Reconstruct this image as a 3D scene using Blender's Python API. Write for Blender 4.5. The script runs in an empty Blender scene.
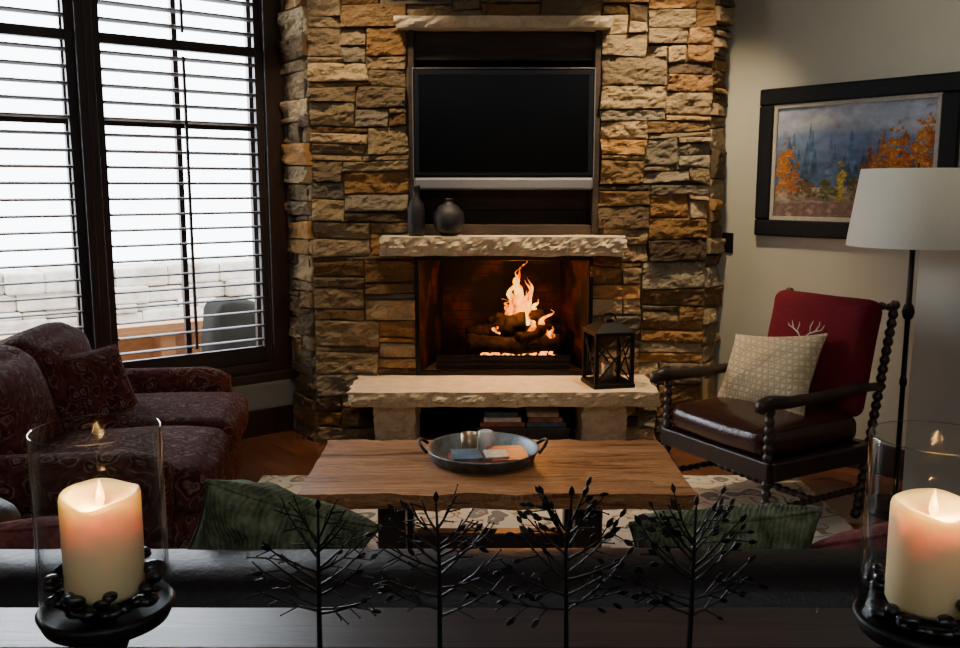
import bpy, bmesh, math, random
from mathutils import Vector, Matrix, noise
R=random.Random(7)
PI=math.pi
# ---------------------------------------------------------------- materials
def newmat(name):
    m=bpy.data.materials.new(name); m.use_nodes=True
    nt=m.node_tree; b=nt.nodes['Principled BSDF']
    return m,nt,b
def N(nt,t,**k):
    n=nt.nodes.new(t)
    for a,v in k.items():
        if a in n.inputs: n.inputs[a].default_value=v
        else: setattr(n,a,v)
    return n
def L(nt,a,b): nt.links.new(a,b)
def c4(c): return (c[0],c[1],c[2],1)
def ramp(nt,stops,interp='LINEAR'):
    r=nt.nodes.new('ShaderNodeValToRGB'); cr=r.color_ramp; cr.interpolation=interp
    while len(cr.elements)<len(stops): cr.elements.new(.5)
    for e,(p,c) in zip(cr.elements,stops): e.position=p; e.color=c4(c)
    return r
def coord(nt,kind='Object',scale=(1,1,1),rot=(0,0,0)):
    t=N(nt,'ShaderNodeTexCoord'); mp=N(nt,'ShaderNodeMapping')
    mp.inputs['Scale'].default_value=scale; mp.inputs['Rotation'].default_value=rot
    L(nt,t.outputs[kind],mp.inputs['Vector']); return mp.outputs['Vector']
def simple(name,c,rough=.5,metal=0,nscale=0,var=.2,bump=0,scale=(1,1,1),spec=.5,coat=0,sheen=0):
    m,nt,b=newmat(name)
    b.inputs['Base Color'].default_value=c4(c); b.inputs['Roughness'].default_value=rough
    b.inputs['Metallic'].default_value=metal; b.inputs['Specular IOR Level'].default_value=spec
    b.inputs['Coat Weight'].default_value=coat; b.inputs['Sheen Weight'].default_value=sheen
    if nscale:
        v=coord(nt,scale=scale); n=N(nt,'ShaderNodeTexNoise',Scale=nscale,Detail=6.0,Roughness=.6)
        L(nt,v,n.inputs['Vector'])
        lo=[x*(1-var) for x in c]; hi=[min(1,x*(1+var)) for x in c]
        r=ramp(nt,[(.3,lo),(.7,hi)]); L(nt,n.outputs['Fac'],r.inputs['Fac']); L(nt,r.outputs['Color'],b.inputs['Base Color'])
        if bump:
            bp=N(nt,'ShaderNodeBump',Strength=bump,Distance=.01); L(nt,n.outputs['Fac'],bp.inputs['Height']); L(nt,bp.outputs['Normal'],b.inputs['Normal'])
    return m
def wood(name,lo,hi,scale=(2,20,20),rough=.45,detail=8,bump=.15,coat=0,kind='Object'):
    m,nt,b=newmat(name)
    v=coord(nt,kind,scale=scale)
    n=N(nt,'ShaderNodeTexNoise',Scale=1.6,Detail=float(detail),Roughness=.62,Distortion=.9); L(nt,v,n.inputs['Vector'])
    r=ramp(nt,[(.3,lo),(.5,[(a+c)/2 for a,c in zip(lo,hi)]),(.72,hi)]); L(nt,n.outputs['Fac'],r.inputs['Fac']); L(nt,r.outputs['Color'],b.inputs['Base Color'])
    b.inputs['Roughness'].default_value=rough; b.inputs['Coat Weight'].default_value=coat; b.inputs['Coat Roughness'].default_value=.25
    bp=N(nt,'ShaderNodeBump',Strength=bump,Distance=.005); L(nt,n.outputs['Fac'],bp.inputs['Height']); L(nt,bp.outputs['Normal'],b.inputs['Normal'])
    return m
M={}
M['wall']=simple('wall_paint',(.37,.355,.285),.85,nscale=3,var=.04,bump=.03)
M['ceil']=simple('ceiling_paint',(.42,.38,.32),.9,nscale=3,var=.03)
M['darkwood']=wood('dark_stained_wood',(.010,.004,.003),(.032,.013,.008),(12,12,2),.4)
M['shutter']=wood('shutter_wood',(.008,.003,.002),(.018,.007,.005),(6,6,6),.55)
M['console']=wood('console_wood',(.012,.008,.009),(.050,.034,.032),(2,26,26),.36,coat=.1)
M['black']=simple('black_metal',(.008,.008,.009),.42,.6,nscale=40,var=.3)
M['frameblk']=simple('black_frame_lacquer',(.005,.005,.005),.5,.0,nscale=40,var=.3,spec=.15)
M['bronze']=simple('dark_bronze',(.010,.008,.008),.5,.6,nscale=60,var=.4,bump=.1)
M['leather']=simple('black_leather',(.006,.005,.005),.45,nscale=60,var=.25,bump=.25,spec=.28)
M['brleather']=simple('brown_leather',(.040,.010,.007),.26,nscale=50,var=.3,bump=.2,coat=.2)
m,nt,b=newmat('green_ribbed_velvet'); v=coord(nt); n=N(nt,'ShaderNodeTexNoise',Scale=30.0,Detail=5.0); L(nt,v,n.inputs['Vector'])
v2=coord(nt,rot=(0,0,.5)); wv=N(nt,'ShaderNodeTexWave',Scale=34.0,Distortion=6.0,Detail=2.0); L(nt,v2,wv.inputs['Vector'])
ad=N(nt,'ShaderNodeMath',operation='MULTIPLY_ADD'); L(nt,wv.outputs['Fac'],ad.inputs[0]); ad.inputs[1].default_value=.12; L(nt,n.outputs['Fac'],ad.inputs[2])
r=ramp(nt,[(.36,(.030,.040,.020)),(.56,(.085,.10,.052)),(.78,(.16,.175,.10))]); L(nt,ad.outputs[0],r.inputs['Fac']); L(nt,r.outputs['Color'],b.inputs['Base Color'])
bp=N(nt,'ShaderNodeBump',Strength=.8,Distance=.01); L(nt,ad.outputs[0],bp.inputs['Height']); L(nt,bp.outputs['Normal'],b.inputs['Normal']); b.inputs['Roughness'].default_value=.9; b.inputs['Specular IOR Level'].default_value=.15
M['green']=m
M['redpil']=simple('red_chenille',(.16,.05,.045),.95,nscale=45,var=.5,bump=.8,spec=.15)
M['redcan']=simple('red_canvas',(.125,.006,.012),.9,nscale=120,var=.25,bump=.3,spec=.2)
M['antler']=simple('antler_print',(.52,.42,.34),.9,nscale=60,var=.1)
M['liner']=simple('silver_gilt_liner',(.30,.27,.22),.6,nscale=60,var=.2)
M['shade']=simple('linen_shade',(.62,.60,.50),.9,nscale=200,var=.06,bump=.1)
M['trimlight']=simple('pale_trim_paint',(.5,.47,.40),.7,nscale=4,var=.04)
M['tvscr']=simple('tv_screen_glass',(.0012,.0012,.0015),.25,nscale=2,var=.1,spec=.06)
M['tvbez']=simple('tv_bezel',(.005,.005,.006),.35,nscale=2,var=.1,spec=.2)
M['silver']=simple('silver_plastic',(.20,.20,.21),.4,.5,nscale=60,var=.1)
M['vase']=simple('charcoal_ceramic',(.014,.014,.017),.5,nscale=18,var=.45,bump=.25,spec=.3)
M['galv']=simple('galvanized_steel',(.17,.20,.215),.5,.8,nscale=30,var=.45,bump=.1)
M['pebble']=simple('black_river_pebble',(.006,.006,.007),.25,nscale=20,var=.4)
M['soot']=simple('firebox_soot',(.008,.006,.005),.9,nscale=14,var=.5,bump=.4,spec=.1)
M['log']=simple('charred_log_bark',(.016,.010,.007),.95,nscale=22,var=.9,bump=.9,spec=.1)
M['paper']=simple('magazine_paper',(.55,.5,.42),.5,nscale=30,var=.3)
M['paperd']=simple('magazine_cover_red',(.26,.06,.03),.4,nscale=22,var=.8)
M['paperb']=simple('book_cover_blue',(.06,.11,.16),.5,nscale=22,var=.7)
M['white']=simple('white_ceramic',(.6,.6,.56),.3,nscale=8,var=.1)
M['brass']=simple('warm_tin',(.35,.26,.17),.35,.7,nscale=20,var=.2)
M['snow']=simple('snowy_ground',(.93,.94,.95),.9,nscale=4,var=.03)
M['deck']=wood('cedar_deck_wood',(.16,.065,.02),(.27,.12,.04),(3,3,20),.7)
M['bbq']=simple('grey_vinyl_cover',(.018,.017,.015),1,nscale=10,var=.2,bump=.2,spec=.0)
M['slab']=simple('sandstone_slab',(.48,.38,.25),.85,nscale=16,var=.20,bump=.5)
m,nt,b=newmat('parapet_stone'); v=coord(nt); n=N(nt,'ShaderNodeTexNoise',Scale=3.5,Detail=6.0,Roughness=.7); L(nt,v,n.inputs['Vector'])
r=ramp(nt,[(.3,(.22,.18,.13)),(.5,(.46,.40,.32)),(.7,(.66,.62,.56))]); L(nt,n.outputs['Fac'],r.inputs['Fac']); L(nt,r.outputs['Color'],b.inputs['Base Color']); b.inputs['Roughness'].default_value=.9
M['wallstone']=m

m,nt,b=newmat('live_edge_walnut')
v=coord(nt,scale=(1.1,8,8)); n=N(nt,'ShaderNodeTexNoise',Scale=1.7,Detail=10.0,Roughness=.70,Distortion=1.4); L(nt,v,n.inputs['Vector'])
v2=coord(nt,scale=(1.5,60,60)); n2=N(nt,'ShaderNodeTexNoise',Scale=1.5,Detail=4.0); L(nt,v2,n2.inputs['Vector'])
r=ramp(nt,[(.34,(.05,.018,.008)),(.42,(.20,.082,.030)),(.48,(.42,.20,.080)),(.515,(.22,.095,.036)),(.56,(.50,.26,.115)),(.64,(.30,.135,.055)),(.74,(.56,.32,.15))]); L(nt,n.outputs['Fac'],r.inputs['Fac'])
r2=ramp(nt,[(.35,(.68,.64,.62)),(.62,(1,1,1))]); L(nt,n2.outputs['Fac'],r2.inputs['Fac'])
mx=N(nt,'ShaderNodeMix',data_type='RGBA',blend_type='MULTIPLY'); mx.inputs[0].default_value=1.0; L(nt,r.outputs['Color'],mx.inputs[6]); L(nt,r2.outputs['Color'],mx.inputs[7])
L(nt,mx.outputs[2],b.inputs['Base Color']); b.inputs['Roughness'].default_value=.42; b.inputs['Specular IOR Level'].default_value=.35
M['plank']=m
M['board']=wood('reclaimed_board',(.006,.004,.003),(.055,.03,.018),(2,14,14),.85,bump=.6)
m,nt,b=newmat('ledgestone')
at=N(nt,'ShaderNodeVertexColor'); at.layer_name='Col'
v=coord(nt); n=N(nt,'ShaderNodeTexNoise',Scale=8.0,Detail=10.0,Roughness=.70); L(nt,v,n.inputs['Vector'])
n2=N(nt,'ShaderNodeTexNoise',Scale=50.0,Detail=6.0,Roughness=.75); L(nt,v,n2.inputs['Vector'])
r=ramp(nt,[(.30,(.52,.45,.38)),(.45,(.93,.90,.87)),(.75,(1.0,.98,.94))]); L(nt,n.outputs['Fac'],r.inputs['Fac'])
mx=N(nt,'ShaderNodeMix',data_type='RGBA',blend_type='MULTIPLY'); mx.inputs[0].default_value=.9
L(nt,at.outputs['Color'],mx.inputs[6]); L(nt,r.outputs['Color'],mx.inputs[7]); L(nt,mx.outputs[2],b.inputs['Base Color'])
b.inputs['Roughness'].default_value=.92; b.inputs['Specular IOR Level'].default_value=.15
ad=N(nt,'ShaderNodeMath',operation='ADD'); L(nt,n.outputs['Fac'],ad.inputs[0]); L(nt,n2.outputs['Fac'],ad.inputs[1])
bp=N(nt,'ShaderNodeBump',Strength=.65,Distance=.018); L(nt,ad.outputs[0],bp.inputs['Height']); L(nt,bp.outputs['Normal'],b.inputs['Normal'])
M['stone']=m
M['mortar']=simple('dark_mortar',(.09,.07,.05),.95,nscale=20,var=.3)
m,nt,b=newmat('fire_brick'); v=coord(nt,rot=(PI/2,0,0))
bk=N(nt,'ShaderNodeTexBrick',Scale=4.5); bk.inputs['Color1'].default_value=(.050,.010,.006,1); bk.inputs['Color2'].default_value=(.025,.007,.005,1); bk.inputs['Mortar'].default_value=(.008,.004,.004,1); bk.inputs['Mortar Size'].default_value=.015
nb_=N(nt,'ShaderNodeTexNoise',Scale=5.0,Detail=4.0); v_=coord(nt); L(nt,v_,nb_.inputs['Vector'])
rb_=ramp(nt,[(.46,(.05,.04,.04)),(.62,(1,1,1))]); L(nt,nb_.outputs['Fac'],rb_.inputs['Fac'])
mx=N(nt,'ShaderNodeMix',data_type='RGBA',blend_type='MULTIPLY'); mx.inputs[0].default_value=1.0
L(nt,v,bk.inputs['Vector']); L(nt,bk.outputs['Color'],mx.inputs[6]); L(nt,rb_.outputs['Color'],mx.inputs[7]); L(nt,mx.outputs[2],b.inputs['Base Color']); b.inputs['Roughness'].default_value=.7; b.inputs['Specular IOR Level'].default_value=.15; M['brick']=m
m,nt,b=newmat('paisley_upholstery'); v=coord(nt)
nz=N(nt,'ShaderNodeTexNoise',Scale=9.0,Detail=2.0); L(nt,v,nz.inputs['Vector'])
va=N(nt,'ShaderNodeVectorMath',operation='ADD'); vs=N(nt,'ShaderNodeVectorMath',operation='SCALE'); vs.inputs['Scale'].default_value=.12
L(nt,nz.outputs['Color'],vs.inputs[0]); L(nt,vs.outputs[0],va.inputs[0]); L(nt,v,va.inputs[1])
vo=N(nt,'ShaderNodeTexVoronoi',Scale=16.0); L(nt,va.outputs[0],vo.inputs['Vector'])
wv=N(nt,'ShaderNodeTexNoise',Scale=42.0,Detail=3.0); L(nt,va.outputs[0],wv.inputs['Vector'])
r=ramp(nt,[(.0,(.26,.19,.14)),(.13,(.105,.030,.025)),(.22,(.23,.155,.115)),(.30,(.090,.024,.021)),(.42,(.06,.017,.016)),(.50,(.18,.11,.085)),(.56,(.085,.024,.021)),(.8,(.105,.033,.028))]); L(nt,vo.outputs['Distance'],r.inputs['Fac'])
r2=ramp(nt,[(.42,(.5,.42,.42)),(.56,(1,1,1))]); L(nt,wv.outputs['Fac'],r2.inputs['Fac'])
mx=N(nt,'ShaderNodeMix',data_type='RGBA',blend_type='MULTIPLY'); mx.inputs[0].default_value=.9
L(nt,r.outputs['Color'],mx.inputs[6]); L(nt,r2.outputs['Color'],mx.inputs[7]); L(nt,mx.outputs[2],b.inputs['Base Color'])
b.inputs['Roughness'].default_value=.95; b.inputs['Specular IOR Level'].default_value=.1
M['paisley']=m
m,nt,b=newmat('quilted_cream_fabric'); v=coord(nt,rot=(0,0,PI/4))
ck=N(nt,'ShaderNodeTexVoronoi',Scale=42.0); ck.inputs['Randomness'].default_value=.0; ck.feature='F1'; ck.distance='CHEBYCHEV'; L(nt,v,ck.inputs['Vector'])
r=ramp(nt,[(.2,(.58,.47,.29)),(.5,(.36,.28,.16))]); L(nt,ck.outputs['Distance'],r.inputs['Fac']); L(nt,r.outputs['Color'],b.inputs['Base Color'])
bp=N(nt,'ShaderNodeBump',Strength=.8,Distance=.01); bp.invert=True; L(nt,ck.outputs['Distance'],bp.inputs['Height']); L(nt,bp.outputs['Normal'],b.inputs['Normal'])
b.inputs['Roughness'].default_value=.9; M['cream']=m
m,nt,b=newmat('hardwood_floor'); v=coord(nt,rot=(0,0,.9))
bk=N(nt,'ShaderNodeTexBrick',Scale=1.0); bk.inputs['Brick Width'].default_value=1.4; bk.inputs['Row Height'].default_value=.11; bk.inputs['Mortar Size'].default_value=.003
bk.inputs['Color1'].default_value=(.19,.068,.030,1); bk.inputs['Color2'].default_value=(.10,.036,.018,1); bk.inputs['Mortar'].default_value=(.02,.008,.004,1)
L(nt,v,bk.inputs['Vector']); v2=coord(nt,rot=(0,0,.9),scale=(2,30,1)); n=N(nt,'ShaderNodeTexNoise',Scale=2.0,Detail=6.0); L(nt,v2,n.inputs['Vector'])
r=ramp(nt,[(.3,(.5,.5,.5)),(.7,(1,1,1))]); L(nt,n.outputs['Fac'],r.inputs['Fac'])
mx=N(nt,'ShaderNodeMix',data_type='RGBA',blend_type='MULTIPLY'); mx.inputs[0].default_value=.8
L(nt,bk.outputs['Color'],mx.inputs[6]); L(nt,r.outputs['Color'],mx.inputs[7]); L(nt,mx.outputs[2],b.inputs['Base Color']); b.inputs['Roughness'].default_value=.22
M['floor']=m
m,nt,b=newmat('floral_wool_rug'); v=coord(nt)
nz=N(nt,'ShaderNodeTexNoise',Scale=6.0,Detail=2.0); L(nt,v,nz.inputs['Vector'])
vs=N(nt,'ShaderNodeVectorMath',operation='SCALE'); vs.inputs['Scale'].default_value=.18; L(nt,nz.outputs['Color'],vs.inputs[0])
va=N(nt,'ShaderNodeVectorMath',operation='ADD'); L(nt,vs.outputs[0],va.inputs[0]); L(nt,v,va.inputs[1])
vo=N(nt,'ShaderNodeTexVoronoi',Scale=7.0); L(nt,va.outputs[0],vo.inputs['Vector'])
r=ramp(nt,[(.0,(.34,.13,.06)),(.10,(.42,.37,.28)),(.16,(.16,.15,.14)),(.30,(.13,.115,.10)),(.34,(.56,.50,.40)),(.50,(.48,.43,.33)),(.54,(.25,.18,.11)),(.60,(.56,.50,.40))],'CONSTANT'); L(nt,vo.outputs['Distance'],r.inputs['Fac'])
L(nt,r.outputs['Color'],b.inputs['Base Color']); b.inputs['Roughness'].default_value=.95
n=N(nt,'ShaderNodeTexNoise',Scale=250.0); L(nt,v,n.inputs['Vector']); bp=N(nt,'ShaderNodeBump',Strength=.5,Distance=.004); L(nt,n.outputs['Fac'],bp.inputs['Height']); L(nt,bp.outputs['Normal'],b.inputs['Normal'])
M['rug']=m
m,nt,b=newmat('oil_painting_canvas'); at=N(nt,'ShaderNodeVertexColor'); at.layer_name='Col'; L(nt,at.outputs['Color'],b.inputs['Base Color']); b.inputs['Roughness'].default_value=.8; b.inputs['Specular IOR Level'].default_value=.05; M['paint']=m
m=bpy.data.materials.new('clear_glass'); m.use_nodes=True; nt=m.node_tree; nt.nodes.clear()
o=N(nt,'ShaderNodeOutputMaterial'); tr=N(nt,'ShaderNodeBsdfTransparent'); tr.inputs[0].default_value=(.965,.975,.975,1)
gl=N(nt,'ShaderNodeBsdfGlossy'); gl.inputs['Roughness'].default_value=.03
lw=N(nt,'ShaderNodeLayerWeight'); pw=N(nt,'ShaderNodeMath',operation='POWER'); L(nt,lw.outputs['Facing'],pw.inputs[0]); pw.inputs[1].default_value=3.5
ml=N(nt,'ShaderNodeMath',operation='MULTIPLY_ADD'); L(nt,pw.outputs[0],ml.inputs[0]); ml.inputs[1].default_value=.9; ml.inputs[2].default_value=.004
mx=N(nt,'ShaderNodeMixShader'); L(nt,ml.outputs[0],mx.inputs[0]); L(nt,tr.outputs[0],mx.inputs[1]); L(nt,gl.outputs[0],mx.inputs[2]); L(nt,mx.outputs[0],o.inputs[0])
M['glass']=m
m,nt,b=newmat('ivory_wax'); b.inputs['Base Color'].default_value=(.84,.66,.36,1); b.inputs['Roughness'].default_value=.55
b.inputs['Subsurface Weight'].default_value=.65; b.inputs['Subsurface Radius'].default_value=(.040,.028,.012); b.inputs['Subsurface Scale'].default_value=.9
v=coord(nt); n=N(nt,'ShaderNodeTexNoise',Scale=25.0,Detail=4.0); L(nt,v,n.inputs['Vector']); bp=N(nt,'ShaderNodeBump',Strength=.25,Distance=.004); L(nt,n.outputs['Fac'],bp.inputs['Height']); L(nt,bp.outputs['Normal'],b.inputs['Normal'])
M['wax']=m
def emis(name,c,s):
    m,nt,b=newmat(name); b.inputs['Base Color'].default_value=(0,0,0,1); b.inputs['Emission Strength'].default_value=s
    v=coord(nt); n=N(nt,'ShaderNodeTexNoise',Scale=30.0); L(nt,v,n.inputs['Vector']); r=ramp(nt,[(.3,[x*.7 for x in c]),(.6,c)]); L(nt,n.outputs['Fac'],r.inputs['Fac']); L(nt,r.outputs['Color'],b.inputs['Emission Color']); return m
M['led']=emis('candle_flame_glow',(1,.42,.07),12)
M['ember']=emis('ember_glow',(1,.24,.02),6)
m=bpy.data.materials.new('fire_flame'); m.use_nodes=True; nt=m.node_tree; nt.nodes.clear()
o=N(nt,'ShaderNodeOutputMaterial'); tr=N(nt,'ShaderNodeBsdfTransparent'); em=N(nt,'ShaderNodeEmission')
tc=N(nt,'ShaderNodeTexCoord'); nz=N(nt,'ShaderNodeTexNoise',Scale=13.0,Detail=4.0); mp_=N(nt,'ShaderNodeMapping'); mp_.inputs['Scale'].default_value=(1.9,1.9,.6); L(nt,tc.outputs['Object'],mp_.inputs[0]); L(nt,mp_.outputs[0],nz.inputs['Vector'])
r=ramp(nt,[(.36,(.9,.09,.001)),(.50,(1,.24,.006)),(.60,(1,.50,.03)),(.70,(1,.72,.14))]); L(nt,nz.outputs['Fac'],r.inputs['Fac']); L(nt,r.outputs['Color'],em.inputs['Color']); em.inputs['Strength'].default_value=4.2
r3=ramp(nt,[(.35,(0.0,)*3),(.57,(.9,)*3)]); L(nt,nz.outputs['Fac'],r3.inputs['Fac'])
mx=N(nt,'ShaderNodeMixShader'); L(nt,r3.outputs['Color'],mx.inputs[0]); L(nt,tr.outputs[0],mx.inputs[1]); L(nt,em.outputs[0],mx.inputs[2]); L(nt,mx.outputs[0],o.inputs[0])
M['flame']=m

# ---------------------------------------------------------------- mesh helpers
I4=Matrix.Identity(4)
def T(x,y,z): return Matrix.Translation((x,y,z))
def RX(a): return Matrix.Rotation(a,4,'X')
def RY(a): return Matrix.Rotation(a,4,'Y')
def RZ(a): return Matrix.Rotation(a,4,'Z')
def empty(name,loc=(0,0,0),rz=0):
    e=bpy.data.objects.new(name,None); e.location=loc; e.rotation_euler=(0,0,rz); e.empty_display_size=.1
    bpy.context.collection.objects.link(e); return e
def fin(bm,name,mat,parent=None,smooth=False,bevel=0,seg=2,loc=None,rz=0,recalc=True):
    if recalc: bmesh.ops.recalc_face_normals(bm,faces=bm.faces)
    me=bpy.data.meshes.new(name); bm.to_mesh(me); bm.free()
    if mat: me.materials.append(mat)
    if smooth:
        for p in me.polygons: p.use_smooth=True
    ob=bpy.data.objects.new(name,me); bpy.context.collection.objects.link(ob)
    if parent: ob.parent=parent
    if loc: ob.location=loc
    ob.rotation_euler=(0,0,rz)
    if bevel:
        md=ob.modifiers.new('bevel','BEVEL'); md.width=bevel; md.segments=seg; md.limit_method='ANGLE'
    return ob
def abox(bm,lo,hi,mx=I4):
    lo=Vector(lo);hi=Vector(hi); vs=[]
    for x in (lo.x,hi.x):
        for y in (lo.y,hi.y):
            for z in (lo.z,hi.z): vs.append(bm.verts.new(mx@Vector((x,y,z))))
    for f in ((0,1,3,2),(4,6,7,5),(0,4,5,1),(2,3,7,6),(0,2,6,4),(1,5,7,3)): bm.faces.new([vs[i] for i in f])
def box(name,lo,hi,mat,parent=None,bevel=.003,mx=I4):
    bm=bmesh.new(); abox(bm,lo,hi,mx); return fin(bm,name,mat,parent,bevel=bevel)
def alathe(bm,prof,mx=I4,seg=32,cap=True):
    rings=[]
    for r,z in prof:
        rings.append([bm.verts.new(mx@Vector((max(r,1e-4)*math.cos(2*PI*i/seg),max(r,1e-4)*math.sin(2*PI*i/seg),z))) for i in range(seg)])
    for a,b in zip(rings,rings[1:]):
        for i in range(seg): bm.faces.new((a[i],a[(i+1)%seg],b[(i+1)%seg],b[i]))
    if cap: bm.faces.new(rings[0][::-1]); bm.faces.new(rings[-1])
def lathe(name,prof,mat,parent=None,mx=I4,seg=32,cap=True,smooth=True):
    bm=bmesh.new(); alathe(bm,prof,mx,seg,cap); return fin(bm,name,mat,parent,smooth)
def align(p0,p1):
    p0=Vector(p0);p1=Vector(p1); d=p1-p0; q=d.to_track_quat('Z','Y'); return T(*p0)@q.to_matrix().to_4x4(), d.length
def abobbin(bm,p0,p1,r,nb,seg=12):
    mx,l=align(p0,p1); prof=[]; k=nb*8
    for i in range(k+1):
        t=i/k; prof.append((r*(.58+.42*abs(math.sin(PI*nb*t))),l*t))
    alathe(bm,prof,mx,seg)
def atube(bm,pts,r,seg=8):
    pts=[Vector(p) for p in pts]; n=len(pts)
    rs=r if isinstance(r,(list,tuple)) else [r]*n
    rings=[]; up=Vector((0,0,1)); prev=None
    for i,p in enumerate(pts):
        d=(pts[min(i+1,n-1)]-pts[max(i-1,0)]).normalized()
        if prev is None:
            a=up if abs(d.z)<.9 else Vector((1,0,0)); x=d.cross(a).normalized()
        else: x=(prev-d*prev.dot(d)).normalized()
        prev=x; y=d.cross(x)
        rings.append([bm.verts.new(p+(x*math.cos(2*PI*k/seg)+y*math.sin(2*PI*k/seg))*rs[i]) for k in range(seg)])
    for a,b in zip(rings,rings[1:]):
        for k in range(seg): bm.faces.new((a[k],a[(k+1)%seg],b[(k+1)%seg],b[k]))
    bm.faces.new(rings[0][::-1]); bm.faces.new(rings[-1])
def arbox(bm,size,r,mx=I4,n=10,puff=(0,0,0),nz=0,seed=0):
    b2=bmesh.new(); bmesh.ops.create_cube(b2,size=2); bmesh.ops.subdivide_edges(b2,edges=b2.edges[:],cuts=n,use_grid_fill=True)
    h=Vector(size)/2; mp={}
    for v in b2.verts:
        p=v.co; p=Vector([math.copysign(abs(c)**.55,c) for c in p])
        q=Vector((p.x*h.x,p.y*h.y,p.z*h.z)); rr=[min(r,h.x),min(r,h.y),min(r,h.z)]
        inn=Vector([max(-(h[i]-rr[i]),min(h[i]-rr[i],q[i])) for i in range(3)]); d=q-inn
        if d.length>1e-6:
            s=[abs(d[i])/rr[i] for i in range(3)]; ml=max(s); ln=math.sqrt(sum(x*x for x in s)); d*=ml/ln
        q=inn+d
        o=[(1-p.y**2)*(1-p.z**2)*p.x*puff[0],(1-p.x**2)*(1-p.z**2)*p.y*puff[1],(1-p.x**2)*(1-p.y**2)*p.z*puff[2]]
        q+=Vector(o)
        if nz: q+=noise.noise_vector(q*7+Vector((seed,seed*2,0)))*nz
        mp[v]=bm.verts.new(mx@q)
    for f in b2.faces: bm.faces.new([mp[v] for v in f.verts])
    b2.free()
def rbox(name,size,r,mat,parent,mx=I4,n=10,puff=(0,0,0),nz=0,seed=0):
    bm=bmesh.new(); arbox(bm,size,r,mx,n,puff,nz,seed); return fin(bm,name,mat,parent,True)
def pillow(name,w,h,t,mat,parent,mx,n=26,seed=0,wr=.006):
    bm=bmesh.new(); g={}
    for s in (1,-1):
        for i in range(n+1):
            for j in range(n+1):
                edge=i in(0,n) or j in (0,n)
                if s==-1 and edge: g[(s,i,j)]=g[(1,i,j)]; continue
                u=-1+2*i/n; v=-1+2*j/n; u=math.sin(u*PI/2*.95)/math.sin(PI/2*.95); v=math.sin(v*PI/2*.95)/math.sin(PI/2*.95)
                x=u*w/2*(1-.09*(1-v*v)); y=v*h/2*(1-.09*(1-u*u))
                z=0 if edge else s*t/2*((1-u*u)*(1-v*v))**.42
                p=Vector((x,y,z)); nn=noise.noise(Vector((u*2.2+seed,v*2.2,s)))*wr*3+noise.noise(Vector((u*6,v*6+seed,s)))*wr
                p.z+=nn*(1-u**4)*(1-v**4)
                g[(s,i,j)]=bm.verts.new(mx@p)
    for s in (1,-1):
        for i in range(n):
            for j in range(n):
                q=[g[(s,i,j)],g[(s,i+1,j)],g[(s,i+1,j+1)],g[(s,i,j+1)]]
                bm.faces.new(q if s==1 else q[::-1])
    bor=[g[(1,i,0)] for i in range(n)]+[g[(1,n,j)] for j in range(n)]+[g[(1,i,n)] for i in range(n,0,-1)]+[g[(1,0,j)] for j in range(n,0,-1)]
    pts=[v.co.copy() for v in bor]; pts.append(pts[0]); atube(bm,pts,.005,6)
    return fin(bm,name,mat,parent,True)

# ---------------------------------------------------------------- room shell
H=2.85
ML=Matrix(((-.7885,.615,0,-1.05),(-.615,-.7885,0,5.15),(0,0,1,0),(0,0,0,1)))
MR=Matrix(((.644,-.765,0,1.3),(-.765,-.644,0,5.1),(0,0,1,0),(0,0,0,1)))
def floorpoly(name,z0,z1,mat):
    pts=[(.343,6.3),(-3.66,3.2),(-3.66,-1.6),(3.3,-1.6),(3.3,2.8)]
    bm=bmesh.new(); a=[bm.verts.new((x,y,z0)) for x,y in pts]; b=[bm.verts.new((x,y,z1)) for x,y in pts]
    bm.faces.new(a); bm.faces.new(b)
    for i in range(5): bm.faces.new((a[i],a[(i+1)%5],b[(i+1)%5],b[i]))
    return fin(bm,name,mat)
floorpoly('floor',-.1,0,M['floor']); floorpoly('ceiling',H,H+.1,M['ceil'])
WO=[(.17,1.05),(1.13,2.05)]; Z0,Z1=.42,2.68
bm=bmesh.new()
abox(bm,(-1.75,-.14,0),(.17,0,H),ML); abox(bm,(2.05,-.14,0),(3.35,0,H),ML)
abox(bm,(.17,-.14,0),(2.05,0,Z0),ML); abox(bm,(.17,-.14,Z1),(2.05,0,H),ML); abox(bm,(1.05,-.14,Z0),(1.13,0,Z1),ML)
fin(bm,'wall_window',M['wall'])
box('wall_right',(-1.45,-.12,0),(3.15,0,H),M['wall'],bevel=0,mx=MR)
box('wall_east',(3.2,-1.5,0),(3.32,2.9,H),M['wall'],bevel=0)
box('wall_west',(-3.72,-1.5,0),(-3.6,3.2,H),M['wall'],bevel=0)
box('wall_back',(-3.7,-1.62,0),(3.32,-1.5,H),M['wall'],bevel=0)
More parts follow.
